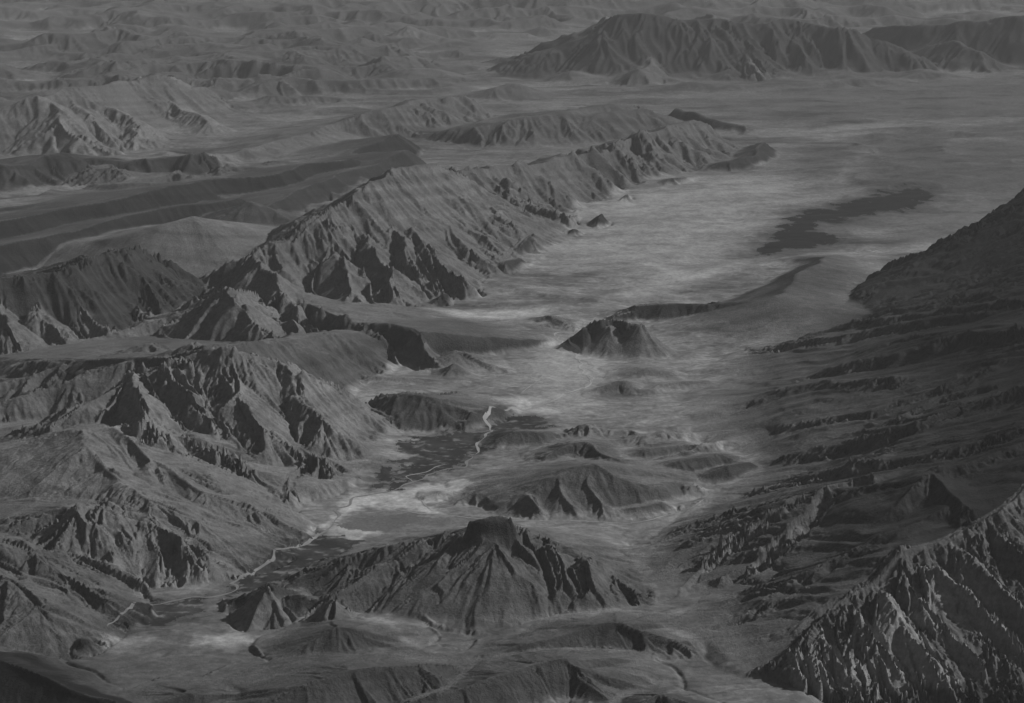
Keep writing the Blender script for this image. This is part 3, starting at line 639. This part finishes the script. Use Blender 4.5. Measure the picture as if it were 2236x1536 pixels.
patch([(1750,340),(1900,290),(2100,270),(2400,240),(2400,400),(2150,420),(1950,420),(1820,400)], .07, 14, .7, 3)  # dark mottles plus upper-right lens dimming put into tone, next patch too
patch([(1560,150),(1900,180),(2400,160),(2400,270),(1900,262),(1650,270),(1560,220)], .07, 25, .6, 5)
patch([(1780,300),(2236,255),(2236,265),(1800,308)], .30, 4, .5, 1.5)
patch([(1790,400),(1880,340),(1900,330),(1860,390),(1830,430)], .26, 4, .6, 1.5)
patch([(560,235),(640,200),(680,190),(600,240)], .06, 8, .7, 2)
patch([(560,262),(690,240),(760,230),(640,262)], .26, 7, .6, 2)
patch([(30,175),(150,178),(140,184),(20,182)], .30, 8, .6, 2)
patch([(1000,195),(1160,188),(1120,198),(980,200)], .30, 8, .6, 2)
patch([(90,1400),(450,1440),(600,1400),(900,1440),(1050,1420),(1000,1600),(100,1600)], .085, 3, .65, 1.2)
patch([(540,1345),(640,1350),(740,1362),(650,1400),(560,1392)], .09, 1.5, .6)
patch([(960,1130),(1020,1150),(900,1180),(800,1210),(830,1170),(880,1140)], .13, 1.5, .6)
# bottom-left corner: soft shade put into the ground's tone
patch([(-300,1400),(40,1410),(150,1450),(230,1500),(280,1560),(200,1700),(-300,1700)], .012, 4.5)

# ------------------------------------------------------------------ field plots, marsh: separate cover objects
cover = np.zeros(H.shape, np.int8)          # 0 none, 1.. cover kinds
COV = {}
def cover_patch(cid, pts, ragged=1.0, thr=0.0, stretch=(2.6, 2.6)):
    nz = fbm(X / stretch[0], Y / stretch[1] * (1.4 if cid != 5 else .7), 150 + cid, 5, .62) * 6.5
    d = poly_dist(pts) + nz * ragged
    cover[(d > thr) & (best < 1.1)] = cid
    global tone
    tone = tone * (1 - (.5 if cid != 6 else .1) * ss(-3.5 if cid != 5 else -8, 1, d))
cover_patch(1, [(820,1062),(840,1030),(905,1002),(870,985),(890,965),(960,950),(1000,945),(1070,945),(1062,960),(1035,1000),(1000,1020),(900,1050),(860,1062)], .9)
cover_patch(2, [(1068,950),(1085,915),(1130,908),(1180,912),(1195,928),(1170,938),(1120,940),(1090,955),(1060,985),(1048,985)], .7)
cover_patch(3, [(490,1298),(520,1262),(600,1215),(655,1185),(700,1170),(790,1178),(760,1200),(690,1232),(600,1275),(570,1290)], .55)
cover_patch(4, [(290,1345),(330,1322),(430,1308),(420,1325),(440,1338),(400,1350),(340,1365),(255,1378)], .5)
cover_patch(5, [(1640,553),(1690,515),(1715,498),(1740,468),(1830,452),(1905,432),(1960,418),(2010,412),(2035,430),(1985,458),(1920,462),(1850,478),(1780,490),(1770,505),(1850,520),(1790,538),(1720,545),(1680,556)], 1.2, stretch=(5, 4))
cover_patch(6, [(780,1130),(880,1122),(930,1135),(850,1160),(770,1158),(745,1150)], .4)

# ------------------------------------------------------------------ materials
def material(name, scale=1.0, rough=.95, contrast=.25, bump=.25):
    m = bpy.data.materials.new(name); m.use_nodes = True
    nt = m.node_tree; N = nt.nodes; L = nt.links; b = N['Principled BSDF']
    b.inputs['Roughness'].default_value = rough; b.inputs['Specular IOR Level'].default_value = .12
    at = N.new('ShaderNodeAttribute'); at.attribute_name = 'tone'
    tc = N.new('ShaderNodeNewGeometry')
    nz = N.new('ShaderNodeTexNoise'); nz.inputs['Scale'].default_value = 1.6 * scale; nz.inputs['Detail'].default_value = 6; nz.inputs['Roughness'].default_value = .65
    L.new(tc.outputs['Position'], nz.inputs['Vector'])
    mr = N.new('ShaderNodeMapRange'); mr.inputs['From Min'].default_value = .25; mr.inputs['From Max'].default_value = .75
    mr.inputs['To Min'].default_value = 1 - contrast; mr.inputs['To Max'].default_value = 1 + contrast
    L.new(nz.outputs['Fac'], mr.inputs['Value'])
    mu = N.new('ShaderNodeMath'); mu.operation = 'MULTIPLY'
    L.new(at.outputs['Fac'], mu.inputs[0]); L.new(mr.outputs[0], mu.inputs[1]); L.new(mu.outputs[0], b.inputs['Base Color'])
    bp = N.new('ShaderNodeBump'); bp.inputs['Strength'].default_value = bump; bp.inputs['Distance'].default_value = .35 / scale
    n2_ = N.new('ShaderNodeTexNoise'); n2_.inputs['Scale'].default_value = 2.6 * scale; n2_.inputs['Detail'].default_value = 5; n2_.inputs['Roughness'].default_value = .7
    L.new(tc.outputs['Position'], n2_.inputs['Vector']); L.new(n2_.outputs['Fac'], bp.inputs['Height']); L.new(bp.outputs[0], b.inputs['Normal'])
    return m
M_rock = material('bare_rock', 1.2, contrast=.36, bump=.7)
M_plain = material('valley_sediment', .8, contrast=.34, bump=.30)
M_field = material('irrigated_field', 1.5, contrast=.35, bump=.15)
M_road = material('pale_track', 2, contrast=.15, bump=0)

# ------------------------------------------------------------------ split the one surface into objects
nrm = np.stack([-gx, -gy, np.ones_like(gx)], -1); nrm /= np.linalg.norm(nrm, axis=-1, keepdims=True)
V = np.stack([X, Y, H], -1).reshape(-1, 3).astype(F)
NV = nrm.reshape(-1, 3).astype(F)
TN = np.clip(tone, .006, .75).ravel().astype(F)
qi = (np.arange(NR - 1)[:, None] * NT + np.arange(NT - 1)[None, :])
QUADS = np.stack([qi, qi + 1, qi + NT + 1, qi + NT], -1).reshape(-1, 4)

def surface(name, mask, mat, tone_override=None):
    q = QUADS[mask.ravel()]
    if len(q) == 0: return None
    used = np.unique(q); remap = np.zeros(len(V), np.int32); remap[used] = np.arange(len(used))
    me = bpy.data.meshes.new(name); nq = len(q)
    me.vertices.add(len(used)); me.vertices.foreach_set('co', V[used].ravel())
    me.loops.add(nq * 4); me.loops.foreach_set('vertex_index', remap[q].ravel().astype(np.int32))
    me.polygons.add(nq); me.polygons.foreach_set('loop_start', np.arange(0, nq * 4, 4, dtype=np.int32))
    me.update(calc_edges=True)
    me.polygons.foreach_set('use_smooth', np.ones(nq, bool))
    at = me.attributes.new('tone', 'FLOAT', 'POINT')
    at.data.foreach_set('value', TN[used] if tone_override is None else (tone_override[used]).astype(F))
    me.normals_split_custom_set_from_vertices(NV[used])
    me.materials.append(mat)
    o = bpy.data.objects.new(name, me); sc.collection.objects.link(o)
    return o

def tag(o, label, cat=None, kind='structure', group=None):
    if o is None: return
    o['label'] = label; o['kind'] = kind
    if cat: o['category'] = cat
    if group: o['group'] = group

INFO = {
 'plain': ('valley_plain', 'pale sandy basin floor of silt and gravel fans winding between all the mountains', 'plain'),
 'far_massif': ('mountain', 'dark flat-crested massif standing highest along the top of the view', 'mountain'),
 'dark_far_range': ('mountain_range', 'darkest far range, joining the flat-crested massif and running out of the top right corner', 'mountain range'),
 'far_hills': ('hills', 'broken low hills filling the hazy far left and top of the view', 'hills'),
 'far_range:a': ('mountain_range', 'widest dark range near the top left corner with notched crest, far beyond the pointed peak', 'mountain range'),
 'far_range:b': ('ridge', 'short dark ridge directly behind the notched range near the top left corner', 'ridge'),
 'far_range:c': ('ridge', 'long thin dark-lined ridge near the top edge, sloping down to the right', 'ridge'),
 'far_range:d': ('ridge', 'small soft ridge right of the notched far range, above the hazy basin', 'ridge'),
 'far_range:e': ('ridge', 'tiny dark ridge touching the top edge, left of the flat-crested massif', 'ridge'),
 'far_range:f': ('mountain', 'pale hazy cone-like rise left of the flat-crested massif near the top edge', 'mountain'),
 'far_range:g': ('hill', 'tiny dark hillock between the notched range and the long thin ridge above it', 'hill'),
 'far_range:h': ('ridge', 'faint low ridge nearest the left foot of the flat-crested massif', 'ridge'),
 'far_range:i': ('ridge', 'faint farthest ridge along the very top left corner', 'ridge'),
 'far_range:j': ('ridge', 'flat dark low ridge between the notched range and the pointed spurred mountain', 'ridge'),
 'far_range:k': ('ridge', 'low hazy ridge running right from the pointed spurred mountain', 'ridge'),
 'spurred_peak': ('mountain', 'hazy mountain at the left edge with a pointed summit and pale parallel spurs', 'mountain'),
 'long_dark_ridge': ('ridge', 'low wavy dark-faced ridge below the spurred pointed mountain', 'ridge'),
 'strata_ridge:0': ('ridge', 'longest straight black-faced ridge, slanting up from the left edge', 'ridge'),
 'strata_ridge:1': ('ridge', 'stepped grey ridge just below the right end of the longest black-faced ridge', 'ridge'),
 'strata_ridge:2': ('ridge', 'short black wedge of ridge above the right end of the longest black-faced ridge', 'ridge'),
 'strata_ridge:3': ('ridge', 'black banded ridge at the left edge just above the canyon wall', 'ridge'),
 'strata_ridge:4': ('ridge', 'thin low dark ledge just behind the left end of the longest black-faced ridge', 'ridge'),
 'small_dome': ('hill', 'small dark dome between the straight black-faced ridges and the ragged massif', 'hill'),
 'bench_dome': ('hill', 'smooth round-backed pale dome on the upland above the canyon', 'hill'),
 'pale_hogback': ('ridge', 'pale hogback with rows of gullies beyond the wedge-ended black ridges', 'ridge'),
 'cuesta': ('ridge', 'long low gullied cuesta behind the great escarpment, right of the pale hogback', 'ridge'),
 'cuesta:b': ('ridge', 'second low dark cuesta squeezed between the first one and the great escarpment', 'ridge'),
 'low_mound:a': ('hill', 'low soft dark mound directly above the gap between pale hogback and cuesta', 'hill'),
 'low_mound:b': ('hill', 'broad faint grey mound on the hazy plain above the pale hogback', 'hill'),
 'low_mound:c': ('hill', 'faint low mound at the near foot of the flat-crested massif', 'hill'),
 'dark_hogback': ('ridge', 'thin dark curved hogback at the far end of the great escarpment', 'ridge'),
 'escarpment': ('escarpment', 'great gullied escarpment curving along the near side of the wide bright plain', 'escarpment'),
 'ragged_massif': ('mountain', 'ragged dark massif with many ribbed gullies above the bright central plain', 'mountain'),
 'canyon_wall': ('canyon_wall', 'dark canyon wall with pale scree spurs at the left edge', 'cliff'),
 'middle_ridge': ('mountain', 'rugged ribbed mountain with a sharp shoulder, between the canyon wall and the nearest rocky massif', 'mountain'),
 'front_massif': ('mountain', 'sharply ribbed rocky massif with lit spurs, left of the largest dark fields', 'mountain'),
 'layered_dome': ('hill', 'broad rounded hill with thin sloping rock layers below the ribbed massif', 'hill'),
 'cirque_hill': ('hill', 'hill hollowed by a dark bowl, in front of the broad layered hill', 'hill'),
 'gullied_slope': ('hill', 'smooth grooved hillside at the left edge above the river bend', 'hill'),
 'scarp_hill': ('hill', 'hill with a broad black cliff above a smooth pale fan', 'hill'),
 'low_scarp:a': ('scarp', 'low stepped scarp running from the black cliff towards the river narrows', 'scarp'),
 'low_scarp:b': ('hill', 'small grey hill on the left bank at the river narrows', 'hill'),
 'low_scarp:c': ('hill', 'low gullied rise on the flat right of the black cliff', 'hill'),
 'low_scarp:d': ('hill', 'small rounded knob below the right end of the black cliff', 'hill'),
 'low_scarp:e': ('scarp', 'faint low terrace below the pale fan of the black cliff', 'scarp'),
 'low_scarp:f': ('scarp', 'faint rippled bluff on the bright plain right of the ragged massif', 'scarp'),
 'low_scarp:g': ('scarp', 'faint low bluff just behind the white sand flat', 'scarp'),
 'butte': ('butte', 'isolated steep dark butte with a level top beside the river narrows', 'butte'),
 'crescent_ridge': ('ridge', 'dark crescent ridge curling round a pale hollow behind the isolated butte', 'ridge'),
 'fan_hill': ('hill', 'grey fluted hill just above the largest dark fields, left of the river', 'hill'),
 'low_hill:a': ('hill', 'pointed gullied low hill on the right bank of the river, below the isolated butte', 'hill'),
 'low_hill:b': ('hill', 'smooth low hill right of the pointed gullied one on the river bank', 'hill'),
 'low_hill:c': ('hill', 'faint pale swell just below the isolated butte', 'hill'),
 'peaked_hill': ('hill', 'gullied hill with a sharp peak and fanning ribs, above the road in the valley middle', 'hill'),
 'valley_hill:a': ('hill', 'dark rounded hill directly behind the sharp peak with fanning ribs', 'hill'),
 'valley_hill:b': ('hill', 'flat grey hill just right of the dark field at the head of the green strip', 'hill'),
 'valley_hill:c': ('hill', 'long low hill right of the sharp peak, near the great mountain', 'hill'),
 'valley_hill:d': ('hill', 'dark-faced little hill closest to the foot of the great mountain', 'hill'),
 'valley_hill:e': ('hill', 'small dark rise on the near right foot of the sharp peak, just above the road', 'hill'),
 'valley_hill:f': ('hill', 'gentle grey spur left of the sharp peak, reaching towards the dark fields', 'hill'),
 'valley_hill:g': ('hill', 'pale low swell behind the long low hill right of the sharp peak', 'hill'),
 'valley_hill:h': ('hill', 'little dark hill left of the dark rounded hill behind the sharp peak', 'hill'),
 'valley_hill:i': ('hill', 'smooth little mound at the right edge of the white braided sand', 'hill'),
 'capped_butte': ('butte', 'wide ribbed hill topped by a small dark rock cap', 'butte'),
 'dark_peak': ('hill', 'small black pointed peak with a ragged crest beside the long narrow fields', 'hill'),
 'fan_knoll': ('hill', 'smooth dark cone-shaped hill with a pale fan on its far side', 'hill'),
 'bottom_spur:a': ('hill', 'dark rounded spur at the bottom edge below the smooth cone-shaped hill', 'hill'),
 'bottom_spur:b': ('hill', 'dark pointed spur at the bottom edge, below the capped wide hill', 'hill'),
 'bottom_spur:c': ('hill', 'dim low spur at the bottom edge right of the shade-toned corner hillside', 'hill'),
 'bottom_spur:d': ('hill', 'tiny black knob by the lower left river bend', 'hill'),
 'corner_hill:a': ('hill', 'dark folded hill between the wash under the capped hill and the great mountain', 'hill'),
 'corner_hill:b': ('hill', 'dark knoll on the bottom edge next to the great mountain', 'hill'),
 'corner_shade_hill': ('hill', 'hillside added for the dark shade in the lower left corner, toned near black', 'hill'),
 'rock_outcrop:0': ('rock_outcrop', 'dark leaning rock fin alone on the bright plain below the escarpment', 'rock outcrop'),
 'rock_outcrop:1': ('rock_outcrop', 'tall dark rock fin at the foot of the ragged massif, beside the bright plain', 'rock outcrop'),
 'rock_outcrop:2': ('rock_outcrop', 'small pointed rock between the two dark fins on the bright plain', 'rock outcrop'),
 'rock_outcrop:3': ('rock_outcrop', 'long lumpy outcrop on the plain right of the escarpment end', 'rock outcrop'),
 'rock_outcrop:4': ('rock_outcrop', 'flat grey outcrop with a dark tip below the long lumpy outcrop', 'rock outcrop'),
 'rock_outcrop:5': ('rock_outcrop', 'small dark triangular rock just above the white sand flat', 'rock outcrop'),
 'rock_outcrop:6': ('rock_outcrop', 'slanting dark ledge above the dark triangular rock', 'rock outcrop'),
 'rock_outcrop:7': ('rock_outcrop', 'grey rounded outcrop at the massif foot, below the tall dark fin', 'rock outcrop'),
 'rock_outcrop:8': ('rock_outcrop', 'left one of two tiny dark hummocks on the plain before the far massif', 'rock outcrop'),
 'rock_outcrop:9': ('rock_outcrop', 'right one of two tiny dark hummocks on the plain before the far massif', 'rock outcrop'),
 'rock_outcrop:10': ('rock_outcrop', 'narrow dark outcrop on the far side of the plain above the black marsh', 'rock outcrop'),
 'rock_outcrop:11': ('rock_outcrop', 'little dark rock on the plain just under the escarpment foot', 'rock outcrop'),
 RM: ('mountain', 'great dark mountain with slanting layers and lit crags filling the right side', 'mountain'),
}
ownq = own[:-1, :-1]; covq = cover[:-1, :-1]
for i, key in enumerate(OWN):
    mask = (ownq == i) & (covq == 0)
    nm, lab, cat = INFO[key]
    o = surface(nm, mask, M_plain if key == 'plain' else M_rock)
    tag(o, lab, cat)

FT = np.clip(.026 + .06 * np.clip(n2 + .1, 0, 1) + .15 * ss(.10, .45, fbm(X / 2.2, Y / 1.3, 171, 5, .6)), .018, .3).ravel()
CINFO = {1: ('field', 'dark green irrigated fields spread across the valley below the ribbed massif', .0),
         2: ('field', 'dark field at the head of the green strip, where the river enters', .0),
         3: ('field', 'long narrow dark fields beside the river above the small black peak', .0),
         4: ('field', 'lowest dark fields at the lower left river bend', .0),
         5: ('marsh', 'black ragged marsh on the bright plain beyond the crescent ridge', .0),
         6: ('field', 'smooth mid-grey plot between the pale sand and the narrow fields', .0)}
for cid, (nm, lab, _t) in CINFO.items():
    t = FT if cid != 6 else np.full(len(FT), .13)
    if cid == 5: t = np.full(len(FT), .014)
    tag(surface(nm, covq == cid, M_field, t), lab, nm)

# ------------------------------------------------------------------ river and tracks: ribbons laid on the surface
def height_at(x, y):
    r = math.log(math.hypot(x, y)); t = math.atan2(x, y)
    i = min(max(np.searchsorted(lnr, r) - 1, 0), NR - 2); j = min(max(np.searchsorted(th, t) - 1, 0), NT - 2)
    a = (r - lnr[i]) / (lnr[i + 1] - lnr[i]); b = (t - th[j]) / (th[j + 1] - th[j])
    return (H[i, j] * (1 - b) + H[i, j + 1] * b) * (1 - a) + (H[i + 1, j] * (1 - b) + H[i + 1, j + 1] * b) * a

def ribbon(name, pts, width, tone_v, wob=.25, seed=1, step=.35):
    P = [ground(px, py, 0.05) for px, py in pts]
    # Catmull-Rom
    Q = []
    for i in range(len(P) - 1):
        p0 = np.array(P[max(i - 1, 0)]); p1 = np.array(P[i]); p2 = np.array(P[i + 1]); p3 = np.array(P[min(i + 2, len(P) - 1)])
        n = max(2, int(np.linalg.norm(p2 - p1) / step))
        for t in np.arange(n) / n:
            Q.append(.5 * ((2 * p1) + (p2 - p0) * t + (2 * p0 - 5 * p1 + 4 * p2 - p3) * t * t + (3 * p1 - p0 - 3 * p2 + p3) * t ** 3))
    Q = np.array(Q)
    if wob: Q += wob * np.stack([perlin(Q[:, 0] / 3.2, Q[:, 1] / 3.2, seed), perlin(Q[:, 0] / 3.2, Q[:, 1] / 3.2, seed + 1)], -1)
    T = np.gradient(Q, axis=0); T /= np.linalg.norm(T, axis=1, keepdims=True) + 1e-9
    Nn = np.stack([-T[:, 1], T[:, 0]], -1)
    wv = width * (1 + .8 * perlin(Q[:, 0] / 2.2, Q[:, 1] / 2.2, seed + 5))
    nq_ = len(Q); wv = wv * np.minimum(1, np.minimum(np.arange(nq_), np.arange(nq_)[::-1]) / 8.0 + .05)
    vs_, fs = [], []
    for q, n_, w in zip(Q, Nn, wv):
        for s in (-.5, -.17, .17, .5):
            x, y = q + n_ * w * s; vs_.append((x, y, height_at(x, y) + .035))
    for i in range(len(Q) - 1):
        for j in range(3): fs.append((4 * i + j, 4 * i + j + 1, 4 * i + j + 5, 4 * i + j + 4))
    me = bpy.data.meshes.new(name); me.from_pydata(vs_, [], fs); me.update()
    me.polygons.foreach_set('use_smooth', np.ones(len(me.polygons), bool))
    at = me.attributes.new('tone', 'FLOAT', 'POINT'); at.data.foreach_set('value', np.full(len(vs_), tone_v, F))
    me.materials.append(M_road)
    o = bpy.data.objects.new(name, me); sc.collection.objects.link(o); return o

tag(ribbon('river', [(1310,690),(1290,702),(1250,725),(1215,742),(1240,765),(1275,790),(1290,818),(1278,846),(1240,866),(1200,878),(1150,895),(1090,905),(1062,925),(1072,945),(1045,962),(1038,980),(1028,996)], .34, .32, 1.2, 7),
    'pale winding river from the narrows by the isolated butte to the dark fields', 'river')
tag(ribbon('river', [(1028,996),(1010,1018),(960,1030),(950,1035),(905,1052),(880,1060),(830,1075),(770,1090),(735,1120),(728,1140),(700,1165),(650,1195),(610,1215),(570,1240),(530,1262),(505,1275),(515,1290),(490,1300),(440,1302),(380,1312),(330,1320),(300,1340),(262,1355),(246,1370),(240,1382)], .30, .21, .9, 9),
    'pale winding river along the dark fields to the lower left bend', 'river')
tag(ribbon('river', [(1232,748),(1262,772),(1268,800),(1290,832),(1262,850),(1220,866),(1190,880)], .26, .42, 1.0, 23), 'faint pale side channel left of the main river below the narrows', 'river')
tag(ribbon('river', [(905,1052),(890,1040),(925,1030),(950,1022),(985,1012)], .22, .34, .6, 27), 'thin pale channel inside the largest dark fields', 'river')
tag(ribbon('dirt_track', [(1195,812),(1180,825),(1150,850),(1135,862)], .13, .36, .1, 13), 'pale dirt track crossing the valley floor left of the river', 'dirt track')
tag(ribbon('dirt_track', [(840,1105),(900,1120),(960,1125),(1020,1130),(1120,1137),(1250,1139),(1380,1141),(1450,1128),(1500,1118),(1550,1100)], .16, .34, .15, 15), 'pale dirt track curving behind the capped butte', 'dirt track')
tag(ribbon('dirt_track', [(910,1085),(930,1105),(950,1122)], .13, .34, .1, 17), 'short pale track slanting down to the track behind the capped butte', 'dirt track')

# ------------------------------------------------------------------ haze: closed box of thin air round everything
def haze_box():
    x, y0, y1, z0, z1 = 6500, -200, 6500, float(H.min()) - 1.0, max(CAM_H, float(H.max())) + 3
    vs_ = [(-x, y0, z0), (x, y0, z0), (x, y1, z0), (-x, y1, z0), (-x, y0, z1), (x, y0, z1), (x, y1, z1), (-x, y1, z1)]
    fs = [(0, 3, 2, 1), (4, 5, 6, 7), (0, 1, 5, 4), (1, 2, 6, 5), (2, 3, 7, 6), (3, 0, 4, 7)]
    me = bpy.data.meshes.new('haze'); me.from_pydata(vs_, [], fs); me.update()
    m = bpy.data.materials.new('haze'); m.use_nodes = True; nt = m.node_tree; nt.nodes.clear()
    out = nt.nodes.new('ShaderNodeOutputMaterial'); v = nt.nodes.new('ShaderNodeVolumePrincipled')
    v.inputs['Color'].default_value = (.85, .85, .85, 1); v.inputs['Density'].default_value = HAZE
    nt.links.new(v.outputs[0], out.inputs['Volume']); me.materials.append(m)
    o = bpy.data.objects.new('haze', me); sc.collection.objects.link(o)
    tag(o, 'thin grey haze that pales the far ranges', None, 'stuff')
haze_box()
